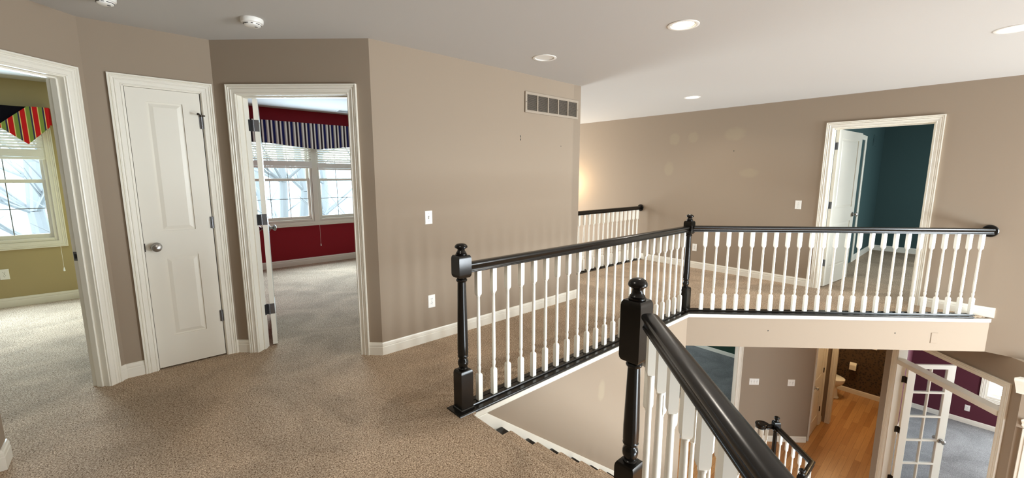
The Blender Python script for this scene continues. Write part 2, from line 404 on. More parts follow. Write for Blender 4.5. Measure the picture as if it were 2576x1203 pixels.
CANS = [(2.79, 1.46), (2.686, 2.64), (5.349, 2.624), (4.47, -.03), (.25, 1.35)]
bm = bmesh.new()
def loop(pts):
    v = [bm.verts.new((x, y, CEIL)) for x, y in pts]
    return [bm.edges.new((v[i], v[(i+1) % len(v)])) for i in range(len(v))]
E_ = loop([(-3.6, -5.3), (11.2, -5.3), (11.2, 8.2), (-3.6, 8.2)])
for cx, cy in CANS: E_ += loop([(cx+.078*math.cos(i*math.pi/12), cy+.078*math.sin(i*math.pi/12)) for i in range(24)])
bmesh.ops.triangle_fill(bm, edges=E_, use_beauty=True)
mb = MB(); mb.bm.free(); mb.bm = bm
tag(mb.build('ceiling', 'ceil'), 'warm white painted ceiling over the upstairs', 'ceiling', kind='structure')
tag(MB().box((-3.7, -5.4, 2.72), (11.3, 8.3, 2.8)).build('light_blocker', 'ceil'), 'unseen slab added above the ceiling to keep sky light out', 'light_blocker', kind='structure')  # added out of view, blocks sky light over the ceiling openings
tag(MB().prism([(4.29, 2.1), (4.36, 2.02), (6.58, -.21), (6.58, -5.2), (11.1, -5.2), (11.1, 8.1), (6.62, 8.1), (6.62, 4.06), (3.85, 4.06), (3.85, 2.1)], SOF, SOF+.03).build('ceiling_lower', 'ceil'), 'ceiling of the entrance level under the balcony hall', 'ceiling', kind='structure')

# ------------------------------------------------------------------ upstairs walls
WLEFT = ((-.16, 4.02), (-.955, 3.225))
WCLO = ((.525, 4.02), (-.16, 4.02))
WANG = ((1.378, 3.165), (.525, 4.02))
WLONG = ((3.808, 3.165), (1.378, 3.165))
WRIGHT = ((6.505, -5.2), (6.505, 8.1))
TOP = 2.70
H0 = 2.065            # rough opening height of the bedroom doors
wall('wall_left', 'taupe angled wall around the leftmost doorway', *WLEFT, 0, TOP, 'taupe', [(.105, .90, -1, H0)])
wall('wall_closet', 'taupe wall around the narrow closet door', *WCLO, 0, TOP, 'taupe', [(.070, .522, -1, H0)])
wall('wall_angled', 'taupe angled wall around the doorway of the red room', *WANG, 0, TOP, 'taupe', [(.165, 1.048, -1, H0)])
wall('wall_long', 'long taupe wall with the air grille and light switch', *WLONG, 0, TOP, 'taupe')
wall('wall_long_end', 'taupe wall running back from the end of the long wall', (3.808, 8.1), (3.808, 3.165), LOW, TOP, 'taupe')
wall('wall_right', 'wide taupe wall with the green room doorway', *WRIGHT, SOF, TOP, 'taupe_right', [(5.2+.405, 5.2+1.350, -.016, H0)])
wall('wall_tall_room', 'taupe wall of the tall room below the far railing', (6.505, 4.0), (6.505, 8.1), LOW, SOF, 'taupe')
wall('wall_near_left', 'taupe wall end at the lower left edge of the view', (-.605, 3.135), (-3.5, 3.135), 0, TOP, 'taupe', [(.115, .90, -1, H0)])
wall('wall_bedroom_window', 'olive gold bedroom wall with the window', (-.2, 7.08), (-3.5, 7.08), 0, TOP, 'olive', [(.475, 1.399, .70, 2.06), (1.479, 2.403, .70, 2.06)])
wall('wall_bedroom_side', 'olive gold side wall of the bedroom', (-.2, 4.14), (-.2, 7.08), 0, TOP, 'olive', th=.1)
wall('wall_red_window', 'crimson wall with the double window', (3.70, 7.36), (.5, 7.36), 0, TOP, 'red', [(.541, 1.465, .70, 2.06), (1.545, 2.469, .70, 2.06)])
wall('wall_red_side', 'crimson side wall of the red room', (.60, 7.36), (.60, 4.14), 0, TOP, 'red', th=.1)
wall('wall_green_back', 'dark teal far wall of the green room', (10.86, -1.5), (10.86, 1.4), SOF, TOP, 'teal')
wall('wall_green_left', 'dark teal left wall of the green room', (10.86, 1.40), (6.625, 1.40), 0, TOP, 'teal', th=.08)
wall('wall_green_right', 'dark teal right wall of the green room', (6.625, -1.5), (10.86, -1.5), 0, TOP, 'teal', [(1.4, 2.6, .8, 1.9)])
wall('wall_front', 'entrance front wall with tall windows behind the camera', (-3.5, -5.2), (11.2, -5.2), LOW, TOP, 'taupe', [(8.55, 9.95, -.7, 2.1), (5.2, 8.0, -2.9, -.8)])
wall('wall_outer_left', 'outer wall on the left of the house', (-3.5, 8.1), (-3.5, -5.2), LOW, TOP, 'taupe')
wall('wall_tall_back', 'window wall of the tall room past the far railing', (6.7, 8.1), (3.6, 8.1), LOW, TOP, 'taupe', [(.4, 2.8, -1.4, 2.2)])
wall('wall_stair', 'taupe stairwell wall under the balcony railing', (4.29, 2.005), (.9, 2.005), LOW, -.02, 'taupe_stair', th=.11)
wall('wall_balcony_fascia', 'pale taupe band under the angled balcony railing', (6.505, -.210), (4.29, 2.005), SOF, -.02, 'taupe', th=.1)
wall('wall_landing_fascia', 'taupe band under the landing railing', (1.402, .832), (-3.03, -3.60), SOF, -.02, 'taupe', th=.1)
wall('closet_light_block', 'unseen panel added behind the closet door against light leaks', (.5, 4.75), (-.1, 4.75), 0, TOP, 'taupe', th=.06)  # added panel, keeps bedroom daylight from shining through the door gaps
# closing walls above the outer rooms
wall('wall_outer_back', 'outer back wall of the house', (11.2, 8.2), (-3.6, 8.2), LOW, TOP, 'taupe', [(4.4, 7.6, -1.5, 2.3), (1.0, 3.6, -2.5, -.8), (7.4, 14.0, .3, 2.3)], th=.1)
wall('wall_purple_front', 'plum front wall of the room downstairs', (6.5, -3.2), (11.0, -3.2), LOW, SOF, 'purple', [(1.4, 3.0, LOW+.6, LOW+2.06)])
# ------------------------------------------------------------------ downstairs walls
WSW = ((8.14, 1.58), (5.66, 4.06))
WFR = ((6.40, -.50), (7.555, .655))
wall('wall_switch', 'taupe angled wall with two switch plates downstairs', *WSW, LOW, SOF, 'taupe', [(1.245, 2.9, LOW-1, LOW+2.06)])
wall('wall_corridor', 'short taupe corridor wall with a narrow door downstairs', (9.10, 1.575), (8.14, 1.575), LOW, SOF, 'taupe', [(.185, .845, LOW-1, LOW+2.05)])
wall('wall_powder_door', 'taupe wall around the powder room doorway', (9.10, .60), (9.10, 1.575), LOW, SOF, 'taupe', [(.09, .855, LOW-1, LOW+2.06)], th=.11)
wall('wall_french', 'taupe angled wall around the french door', *WFR, LOW, SOF, 'taupe', [(.150, 1.453, LOW-1, LOW+2.385)])
wall('wall_corridor_right', 'taupe wall between corridor and plum room', (7.555, .655), (10.9, .655), LOW, SOF, 'taupe', th=.05)
wall('wall_purple_side', 'plum side wall behind the french door', (11.0, .56), (7.66, .56), LOW, SOF, 'purple', th=.04)
wall('wall_purple_back', 'plum far wall with the window downstairs', (11.0, -3.2), (11.0, .56), LOW, SOF, 'purple', [(1.3, 2.75, LOW+.60, LOW+2.06)])
wall('wall_powder_back', 'brown patterned wallpaper wall behind the toilet', (10.81, .605), (10.81, 2.4), LOW, SOF, 'damask', th=.08)
wall('wall_powder_left', 'brown patterned wallpaper wall left of the toilet', (10.81, 2.28), (9.2, 2.28), LOW, SOF, 'damask', th=.05)
wall('wall_study_back', 'dark green far wall of the room downstairs', (10.76, 2.33), (10.76, 8.1), LOW, SOF, 'darkgreen')
wall('wall_study_near', 'dark green near wall of the room downstairs', (7.62, 2.34), (10.76, 2.34), LOW, SOF, 'darkgreen', th=.05)
wall('wall_entry', 'taupe wall beside the entrance door surround', (6.40, -5.2), (6.40, -.50), LOW, SOF, 'taupe')

# ------------------------------------------------------------------ baseboards
def off(P, Q, s): 
    L = math.hypot(Q[0]-P[0], Q[1]-P[1]); return (P[0]+(Q[0]-P[0])*s/L, P[1]+(Q[1]-P[1])*s/L)
baseboard('baseboard_closet_left', 'cream baseboard bending between leftmost doorway and closet door', [(-.028, 4.02), (-.16, 4.02), off(*WLEFT, .048)])
baseboard('baseboard_closet_right', 'cream baseboard bending between closet door and red room doorway', [off(*WANG, 1.106), (.525, 4.02), (.513, 4.02)])
baseboard('baseboard_long', 'cream baseboard along the long wall', [(3.81, 3.165), (1.378, 3.165), off(*WANG, .108)])
baseboard('baseboard_right_far', 'cream baseboard on the right wall left of the green room doorway', [(6.505, 1.409), (6.505, 4.06)])
baseboard('baseboard_right_near', 'cream baseboard on the right wall under the railing end', [(6.505, -.235), (6.505, .345)])
baseboard('baseboard_bedroom', 'cream baseboard under the bedroom window', [(-.2, 7.08), (-3.5, 7.08)])
baseboard('baseboard_red', 'cream baseboard under the red room windows', [(3.69, 7.36), (.6, 7.36), (.6, 4.3)])
baseboard('baseboard_green', 'cream baseboard around the green room', [(10.86, -1.5), (10.86, 1.4), (9.1, 1.4)])
baseboard('baseboard_near_left', 'cream baseboard wrapping the wall end at the lower left', [(-.605, 3.255), (-.605, 3.135), (-.648, 3.135)][::-1][::-1] if False else [(-.648, 3.135), (-.605, 3.135), (-.605, 3.255)][::-1])
baseboard('baseboard_switch', 'cream baseboard under the switch plates downstairs', [(8.14, 1.58), off(*WSW, 1.175)], LOW)
baseboard('baseboard_powder', 'cream baseboard of the powder room', [(10.81, .66), (10.81, 2.28), (9.3, 2.28)], LOW)
baseboard('baseboard_corridor', 'small piece of cream baseboard by the powder room doorway', [(9.10, 1.575), (9.03, 1.575)], LOW)
baseboard('baseboard_purple', 'pale baseboard of the plum room', [(11.0, -3.1), (11.0, .56), (7.7, .56)], LOW)
baseboard('baseboard_study', 'pale baseboard along the dark green wall downstairs', [(10.76, 2.34), (10.76, 7.9)], LOW)

# ------------------------------------------------------------------ doors
# leftmost doorway (no leaf in view)
d = thing('door_1', 'cream cased doorway at the far left opening to the olive bedroom', 'doorway', wm(*WLEFT), kind='structure')
frameparts(d, .105, .90, H0, .12, stopy=(-.080, -.040))
sp = MB().box((0, -.052, .885), (.0015, -.020, .945)); sp.build('strike_plate', 'hinge', d, M_=Matrix.Translation((.123, -.062, 0)))
MB().box((.0, -.046, .900), (.002, -.028, .930)).build('latch_hole', 'dark', d, M_=Matrix.Translation((.1235, -.062, 0)))
# closet door
d = thing('door_2', 'narrow cream two panel closet door, closed', 'door', wm(*WCLO), kind='structure')
frameparts(d, .070, .522, H0, .12)
lw = .4085
lm = Matrix.Translation((.093, -.003, .012))
leafmesh(d, lw, 2.033, [(.105, lw-.105, .235, .835), (.105, lw-.105, 1.030, 1.945)]).matrix_local = lm
knob(d, .437, -.003, .928)
for z in (1.835, 1.085, .333): hinge_closed(d, .0945, .006, z)
b = MB(); b.tube((.0945, .008, 1.888), (.118, .062, 1.893), .0045, .0035); b.lathe([(.001, 0), (.008, .001), (.008, .014), (.001, .015)], 12, Matrix.Translation((.112, .050, 1.892)) @ Matrix.Rotation(-.4, 4, 'Z'), ax='y')
b.tube((.0945, .010, 1.885), (.074, .028, 1.885), .004, .005); b.lathe([(.001, 1.878), (.011, 1.878), (.011, 1.892), (.001, 1.892)], 12, Matrix.Translation((.0945, .008, 0)))
b.build('hinge_pin_stop', 'bronze', d)
MB().box((.4965, -.010, .900), (.503, .0, .960)).build('latch', 'bronze', d)
# red room doorway
d = thing('door_3', 'cream door standing open into the red room, seen edge on', 'door', wm(*WANG), kind='structure')
frameparts(d, .165, 1.048, H0, .12, stopy=(-.085, -.050))
a = math.radians(78.2)-math.radians(135)      # leaf direction in wall coordinates
hp = Vector((1.006, -.132, .012))
lm = Matrix.Translation(hp) @ Matrix.Rotation(a, 4, 'Z') @ Matrix.Translation((.004, 0, 0))
lw = .835
lf = leafmesh(d, lw, 2.035, [(.12, lw-.12, .235, .835), (.12, lw-.12, 1.03, 1.925)]); lf.matrix_local = lm
knob(lf, lw-.065, 0, .918); knob(lf, lw-.065, -.035, .918, -1)
for z in (1.826, 1.075, .315):
    h = MB()
    for k in range(5): h.lathe([(.001, -.0445+k*.0178), (.0062, -.0445+k*.0178), (.0062, -.0445+(k+1)*.0178-.0008), (.001, -.0445+(k+1)*.0178-.0008)], 12, Matrix.Translation((-.004, .004, z)))
    h.box((.0025, -.034, z-.0445), (.0040, .002, z+.0445))
    for (yy, zz) in ((-.026, .034), (-.010, .016), (-.026, -.002), (-.010, -.030)):
        h.lathe([(.0005, 0), (.003, 0), (.003, .0012)], 8, Matrix.Translation((.0012, yy, z+zz)), ax='x')
    h.build('hinge', 'hinge', lf, M_=Matrix.Translation((-.0042, 0, 0)))
    MB().box((1.0275, -.127, z+.012-.0445), (1.030, -.088, z+.012+.0445)).box((1.009, -.1300, z+.012-.0445), (1.030, -.127, z+.012+.0445)).build('hinge_leaf', 'hinge', d)
# green room doorway in the right wall
d = thing('door_4', 'cream door half hidden by balusters, open into the dark green room', 'door', wm(*WRIGHT), kind='structure')
frameparts(d, 5.605, 6.550, H0, .12, stopy=(-.085, -.050))
a = math.radians(-6)-math.radians(90)
lm = Matrix.Translation((6.530, -.125, .012)) @ Matrix.Rotation(a, 4, 'Z') @ Matrix.Translation((.006, .035, 0))
lw = .895
lf = leafmesh(d, lw, 2.035, [(.13, lw-.13, .235, .835), (.13, lw-.13, 1.03, 1.925)]); lf.matrix_local = Matrix.Translation((6.526, -.128, .012)) @ Matrix.Rotation(a, 4, 'Z')
knob(lf, lw-.065, 0, .918); knob(lf, lw-.065, -.035, .918, -1)
for z in (1.826, 1.075, .315):
    h = MB().box((-.004, -.034, z-.0445), (.0005, .002, z+.0445)); h.lathe([(.001, z-.0445), (.0062, z-.0445), (.0062, z+.0445), (.001, z+.0445)], 12, Matrix.Translation((-.006, .004, 0)))
    h.build('hinge', 'hinge', lf)
    MB().box((6.5285, -.122, z+.012-.0445), (6.5325, -.086, z+.012+.0445)).build('hinge_leaf', 'hinge', d)
# cased opening glimpsed inside the green room
d = thing('trim_1', 'cream closet casing behind the open green room door', 'trim', wm((10.86, 1.40), (6.625, 1.40)), kind='structure')
casing(MB(), 1.87, 2.7, 2.05).build('casing', 'trim', d)
# near left casing
d = thing('trim_2', 'cream casing at the lower left edge of the view', 'trim', wm((-.605, 3.135), (-3.5, 3.135)), kind='structure')
frameparts(d, .115, .90, H0, .12)
# downstairs narrow door
d = thing('door_5', 'narrow cream two panel door in the downstairs corridor', 'door', wm((9.10, 1.575), (8.14, 1.575)) @ Matrix.Translation((0, 0, LOW)), kind='structure')
frameparts(d, .185, .845, 2.05, .12)
lw = .614
leafmesh(d, lw, 2.02, [(.12, lw-.12, .235, .835), (.12, lw-.12, 1.03, 1.92)]).matrix_local = Matrix.Translation((.207, -.003, .01))
knob(d, .757, -.003, .93)
for z in (1.83, 1.08, .33): hinge_closed(d, .206, .006, z, 'bronze')
# powder room doorway
d = thing('door_6', 'cream cased doorway of the powder room downstairs', 'doorway', wm((9.10, .60), (9.10, 1.575)) @ Matrix.Translation((0, 0, LOW)), kind='structure')
frameparts(d, .09, .855, 2.06, .11)
# french door with transom bar
WF = wm(*WFR) @ Matrix.Translation((0, 0, LOW))
d = thing('door_7', 'white french door with ten panes standing open under a transom bar', 'door', WF, kind='structure')
frameparts(d, .150, 1.453, 2.385, .12)
MB().box((.168, -.105, 2.040), (1.435, .018, 2.105)).build('transom_bar', 'trim', d, bevel=.006)
a = math.radians(-90)
lf0 = Matrix.Translation((1.430, -.125, .015)) @ Matrix.Rotation(math.radians(-90), 4, 'Z')
lw, lh = .615, 2.03
holes = []
cols = [(.105, .298), (.317, .510)]
rows = [.235+i*.352 for i in range(5)]
for (x0, x1) in cols:
    for z in rows: holes.append((x0, x1, z, z+.325))
lf = MB().grid(lw, 0, lh, .035, holes).build('leaf', 'white', d, M_=lf0, bevel=.004)
for (x0, x1) in cols:
    for z in rows:
        MB().box((x0, -.020, z), (x1, -.016, z+.325)).build('pane', 'glass', lf)
knob(lf, lw-.06, 0, .93); knob(lf, lw-.06, -.035, .93, -1)
for z in (1.80, 1.065, .32):
    MB().box((-.004, -.036, z-.0445), (.0005, .004, z+.0445)).lathe([(.001, z-.0445), (.007, z-.0445), (.007, z+.0445), (.001, z+.0445)], 10, Matrix.Translation((-.006, .004, 0))).build('hinge', 'bronze', lf)
    MB().box((1.4325, -.122, z+.015-.0445), (1.4355, -.085, z+.015+.0445)).build('hinge_leaf', 'bronze', d)
# cased opening to the study
d = thing('trim_3', 'cream casing of the wide opening to the green carpeted room downstairs', 'trim', wm(*WSW) @ Matrix.Translation((0, 0, LOW)), kind='structure')
frameparts(d, 1.245, 2.9, 2.06, .12)
# entrance door surround at the right edge
d = thing('trim_4', 'cream moulded head and pilaster of the entrance at the right edge', 'trim', wm((6.40, -3.2), (6.40, -.50)), kind='structure')
def headcap(x1, zb, zt, out, name):
    prof = [(0, 0), (.02, 0), (.024, .02), (.04, .06*(zt-zb)/.17), (out*.7, (zt-zb)*.55), (out*.95, (zt-zb)*.8), (out, (zt-zb)*.85), (out, zt-zb), (0, zt-zb)]
    MB().loft([[(x1-1.2, u, zb+z) for u, z in prof], [(x1-.04+u*.55, u, zb+z) for u, z in prof]]).build(name, 'trim', d)
headcap(2.768, -.70, -.53, .075, 'door_head'); headcap(2.685, -1.05, -.95, .055, 'pilaster_cap')
MB().box((2.52, 0, LOW), (2.655, .03, -1.05)).box((2.545, .03, LOW+.2), (2.63, .036, -1.12)).build('pilaster', 'trim', d, bevel=.004)
MB().box((1.6, 0, -1.05), (2.70, .022, -.70)).build('frieze', 'taupe', d)

# ------------------------------------------------------------------ windows
def window(name, label, Mw, x0, x1, z0, z1, glassmat='glass', muntins=True):
    """double hung window filling the wall hole x0..x1, z0..z1 (wall coordinates)"""
    d = thing(name, label, 'window', Mw, kind='structure')
    f = MB(); t = .030
    f.box((x0, -.115, z0), (x0+t, -.005, z1)); f.box((x1-t, -.115, z0), (x1, -.005, z1)); f.box((x0+t, -.115, z1-t), (x1-t, -.005, z1)); f.box((x0+t, -.115, z0), (x1-t, -.005, z0+.035))
    f.build('window_frame', 'trim', d, bevel=.003)
    a, b, c, e = x0+t, x1-t, z0+.035, z1-t; zm = 1.37
    for nm, lo, hi, y in (('lower_sash', c, zm+.02, -.055), ('upper_sash', zm-.02, e, -.090)):
        holes = [(.032, b-a-.032, .045 if nm[0] == 'l' else .036, hi-lo-.036)]
        s = MB().grid(b-a, 0, hi-lo, .034, holes).build(nm, 'trim', d, M_=Matrix.Translation((a, y, lo)), bevel=.003)
        hx0, hx1, hz0, hz1 = holes[0]
        MB().box((hx0, -.019, hz0), (hx1, -.015, hz1)).build('glass', glassmat, s)
        if not muntins: continue
        g = MB(); mx, mz = (hx0+hx1)/2, (hz0+hz1)/2
        for cx in (hx0+(hx1-hx0)/3, hx0+(hx1-hx0)*2/3): g.box((cx-.004, -.014, hz0), (cx+.004, -.008, hz1))
        g.box((hx0, -.014, mz-.004), (hx1, -.008, mz+.004))
        g.build('muntin', 'slotgrey', s)
    return d
def wcasing(name, label, Mw, x0, x1, z0, z1):
    d = thing(name, label, 'trim', Mw, kind='structure')
    MB().sweep(CAS, [(x1, 0, z0), (x1, 0, z1), (x0, 0, z1), (x0, 0, z0)], (0, 1, 0), closed=True).build('casing', 'trim', d)
    return d
MB_ = wm((-.2, 7.08), (-3.5, 7.08))
window('window_1', 'double hung window with pale woods outside in the olive bedroom', MB_, .475, 1.399, .70, 2.06)
window('window_2', 'second double hung window of the olive bedroom, further left', MB_, 1.479, 2.403, .70, 2.06)
d = wcasing('trim_5', 'cream casing around the olive bedroom windows', MB_, .475, 2.403, .70, 2.06)
MB().box((1.399, -.10, .70), (1.479, .006, 2.06)).build('mullion', 'trim', d, bevel=.003)
MR_ = wm((3.70, 7.36), (.5, 7.36))
window('window_3', 'right hand double hung window of the red room', MR_, .541, 1.465, .70, 2.06)
window('window_4', 'left hand double hung window of the red room', MR_, 1.545, 2.469, .70, 2.06)
d = wcasing('trim_6', 'cream casing around the red room windows', MR_, .541, 2.469, .70, 2.06)
MB().box((1.465, -.10, .70), (1.545, .006, 2.06)).build('mullion', 'trim', d, bevel=.003)
MP_ = wm((11.0, -3.2), (11.0, .56)) @ Matrix.Translation((0, 0, LOW))
d = window('window_5', 'bright window in the plum room downstairs', MP_, 1.3, 2.75, .60, 2.06, muntins=False)
casing(MB(), 1.3, 2.75, 2.06, .60).sweep(CAS, [(1.23, 0, .60), (2.82, 0, .60)], (0, 1, 0)).build('casing', 'trim', d)

def blind(name, label, Mw, x0, x1, zt, zb, n, cordx, cordz):
    d = thing(name, label, 'blind', Mw @ Matrix.Translation((0, .012, 0)))
    s = MB(); t = math.radians(24)
    for i in range(n):
        z = zb+.13+(zt-.03-zb-.13)*i/(n-1)
        s.loft([[(x0, .002+.046*math.cos(t)*u, z+.046*math.sin(t)*(u-.5)+.003*math.sin(math.pi*u)+w_) for u, w_ in ((0, 0), (.5, 0), (1, 0), (1, .003), (.5, .003), (0, .003))],
                [(x1, .002+.046*math.cos(t)*u, z+.046*math.sin(t)*(u-.5)+.003*math.sin(math.pi*u)+w_) for u, w_ in ((0, 0), (.5, 0), (1, 0), (1, .003), (.5, .003), (0, .003))]])
    s.build('slats', 'blind', d)
    st = MB()
    for i in range(12): st.box((x0, .003, zb+.03+i*.0065), (x1, .047, zb+.0362+i*.0065))
    st.build('stacked_slats', 'blind', d)
    MB().box((x0-.002, .0, zb), (x1+.002, .05, zb+.028)).build('bottom_rail', 'blind', d, bevel=.004)
    MB().box((x0-.004, .0, zt-.05), (x1+.004, .052, zt)).build('head_rail', 'blind', d, bevel=.002)
    if cordx is not None:
        c = MB().tube((cordx, .058, zt-.04), (cordx, .058, cordz+.03), .0015, .0015, 6).build('cord', 'blind', d)
        MB().lathe([(.001, cordz-.012), (.009, cordz-.010), (.008, cordz+.004), (.003, cordz+.030), (.001, cordz+.034)], 12, Matrix.Translation((cordx, .058, 0))).build('tassel', 'plastic', c, smooth=True)
    return d
# wall x of the windows: bedroom x' = -.2 - x ; red room x' = 3.70 - x
blind('window_blind', 'white slatted blind half raised in the olive bedroom window', MB_, .478, 1.396, 2.06, 1.606, 11, .462, .36)
blind('window_blind', 'white slatted blind of the olive bedroom further left', MB_, 1.482, 2.400, 2.06, 1.606, 11, None, 0)
blind('window_blind', 'white slatted blind half raised in the right hand red room window', MR_, .544, 1.462, 2.06, 1.53, 11, 1.494, .30)
blind('window_blind', 'white slatted blind half raised in the left hand red room window', MR_, 1.548, 2.466, 2.06, 1.553, 11, None, 0)

# striped valance of the red room (wall coordinates, x' = 3.70 - x)
d = thing('window_valance', 'navy and cream striped valance above the red room windows', 'valance', MR_ @ Matrix.Translation((0, .085, 0)))
X = [3.70-x for x in (3.28, 2.73, 2.24, 1.90, 1.55, 1.10)]
low = [1.93, 1.905, 1.853, 1.885, 1.92, 1.93]
def val_z(x):
    for i in range(len(X)-1):
        if X[i] <= x <= X[i+1]: return low[i]+(low[i+1]-low[i])*(x-X[i])/(X[i+1]-X[i])
    return low[-1]
K = 60; xs = [X[0]+(X[-1]-X[0])*i/K for i in range(K+1)]
poly = [(x, val_z(x)) for x in xs] + [(X[-1], 2.25), (X[0], 2.25)]
MX = Matrix(((1, 0, 0, 0), (0, 0, -1, 0), (0, 1, 0, 0), (0, 0, 0, 1)))   # (x, y) -> (x, z), extrusion along -y
MB().prism(poly, -.018, 0, MX).build('front_panel', 'ticking', d)
MB().box((X[0], -.085, 1.95), (X[0]+.018, 0, 2.25)).box((X[-1]-.018, -.085, 1.95), (X[-1], 0, 2.25)).box((X[0]+.018, -.085, 2.23), (X[-1]-.018, 0, 2.25)).build('returns', 'ticking', d)
# black and striped valance of the bedroom (x' = -.2 - x)
d = thing('window_valance', 'black swag valance with a pointed red green striped tail in the olive bedroom', 'valance', MB_ @ Matrix.Translation((0, .105, 0)))
f = lambda x: -.2-x
MB().prism([(f(-.60), 2.156), (f(-.60), 2.02), (f(-.80), 1.99), (f(-1.00), 1.90), (f(-1.25), 1.86), (f(-1.65), 1.84), (f(-2.05), 1.86), (f(-2.40), 1.95), (f(-2.68), 2.02), (f(-2.68), 2.156)], 0, .02, MX).box((f(-.60), -.085, 2.135), (f(-2.68), -.02, 2.156)).box((f(-.60), -.105, 2.135), (f(-2.68), -.085, 2.156)).build('black_swag', 'navycloth', d)
MB().prism([(f(-.741), 2.158), (f(-.585), 2.160), (f(-.597), 1.955), (f(-.771), 1.765), (f(-.966), 1.944)], -.02, -.002, MX).box((f(-.585), -.085, 1.98), (f(-.585)+.012, .0, 2.158)).build('striped_tail', 'candy', d)

# ------------------------------------------------------------------ railings
half = [(.019, -.0325), (.025, -.031), (.0265, -.026), (.025, -.021), (.021, -.018), (.0205, -.010), (.023, -.002), (.029, .006), (.0315, .012), (.0315, .0195), (.029, .0255), (.022, .0290), (.010, .0312)]
BLACKPROF = half + [(-u, w_) for u, w_ in reversed(half)]
RAILZ = .9045
def baluster_mesh(h0=.014, top=.874, tb=.725, bb=.193):
    b = MB(); s = .0160
    b.sqlathe([(s, h0), (s, bb-.012), (s*.92, bb-.004), (s*.72, bb+.003), (s*.55, bb+.005)])
    b.lathe([(.0085, bb), (.0105, bb+.006), (.0088, bb+.013), (.0112, bb+.024), (.0128, bb+.036), (.0125, bb+.047), (.0095, bb+.058), (.0090, bb+.062), (.0122, bb+.068), (.0122, bb+.074), (.0126, bb+.10), (.0124, bb+.2), (.0105, tb-.05), (.0098, tb-.025), (.0125, tb-.021), (.0128, tb-.015), (.0098, tb-.011), (.0100, tb-.003)], 14)
    b.sqlathe([(s*.55, tb-.014), (s*.72, tb-.012), (s*.92, tb-.005), (s, tb+.004), (s, top)])
    return b
def newel_parts(root, x, y, rot=0.0, z0=0.0, bb=.264, tb=.851, tt=.985, top=1.056, h=.0435, name='newel_post', base=0.0):
    m = Matrix.Translation((x, y, z0)) @ Matrix.Rotation(rot, 4, 'Z')
    b = MB(); base = base+.004
    b.sqlathe([(h+.005, base), (h+.005, base+.012), (h, base+.016), (h, bb-.022), (h*.96, bb-.010), (h*.84, bb), (h*.62, bb+.004)], m)
    b.lathe([(.024, bb-.004), (.030, bb+.004), (.030, bb+.010), (.024, bb+.014), (.026, bb+.020), (.032, bb+.034), (.0335, bb+.048), (.031, bb+.060), (.025, bb+.070), (.0245, bb+.076), (.031, bb+.081), (.0335, bb+.088), (.031, bb+.094), (.033, bb+.104), (.033, bb+.16), (.0255, tb-.035), (.0255, tb-.030), (.032, tb-.025), (.034, tb-.018), (.031, tb-.011), (.026, tb-.007), (.028, tb+.003)], 28, m)
    b.sqlathe([(h*.62, tb-.004), (h*.84, tb), (h*.96, tb+.010), (h, tb+.022), (h, tt-.022), (h*.96, tt-.010), (h*.84, tt), (h*.5, tt+.003)], m)
    o = b.build(name, 'black', root, smooth=True)
    t = top-tt; 
    MB().lathe([(.030, tt-.002), (.0345, tt+.003), (.0345, tt+.008), (.029, tt+.011), (.031, tt+.014), (.029, tt+.018), (.024, tt+.024), (.0215, tt+t*.44), (.023, tt+t*.50), (.028, tt+t*.56), (.0355, tt+t*.61), (.0385, tt+t*.66), (.0385, tt+t*.71), (.0365, tt+t*.80), (.031, tt+t*.89), (.022, tt+t*.96), (.011, tt+t*.992), (.001, tt+t)], 28, m).build('finial', 'black', o, smooth=True)
    return o
SHOE = [(-.034, .007), (.034, .007), (.034, .013), (.030, .013), (.028, .019), (.017, .019), (.017, .016), (-.017, .016), (-.017, .019), (-.028, .019), (-.030, .013), (-.034, .013)]
PLATE = [(-.074, -.014), (.064, -.014), (.066, -.010), (.072, -.008), (.077, -.002), (.074, .005), (.068, .008), (-.070, .008), (-.074, .005)]
def line(a, b, t): return (a[0]+(b[0]-a[0])*t, a[1]+(b[1]-a[1])*t)
BAL = None
def put_balusters(root, pts, rot, z=0.0, proto=None):
    for x, y in pts:
        o = bpy.data.objects.new('baluster', proto); COL.objects.link(o); o.parent = root
        o.matrix_local = Matrix.Translation((x, y, z)) @ Matrix.Rotation(rot, 4, 'Z')
def proto(b):
    o = b.build('baluster', 'white', smooth=True); me = o.data; bpy.data.objects.remove(o); return me
BP = proto(baluster_mesh())
A, B = (1.405, 2.058), (4.312, 2.058)
rail = thing('balcony_railing', 'long black and white railing turning a corner along the balcony hall', 'railing')
newel_parts(rail, *A); newel_parts(rail, *B)
WEND = (6.490, 4.312+2.058-6.490)
MB().sweep(BLACKPROF, [(A[0]+.04, A[1], RAILZ), (B[0]-.04, B[1], RAILZ)], (0, 0, 1)).build('handrail', 'black', rail, smooth=True)
p0 = line(B, WEND, .0135)
MB().sweep(BLACKPROF, [(*p0, RAILZ), (*WEND, RAILZ)], (0, 0, 1)).build('handrail', 'black', rail, smooth=True)
MB().lathe([(.001, 0), (.060, 0), (.063, .004), (.063, .012), (.056, .018), (.001, .019)], 32, wm((6.505, 0), (6.505, 1)) @ Matrix.Translation((-.105, 0, RAILZ)), ax='y').build('rosette', 'black', rail, smooth=True)
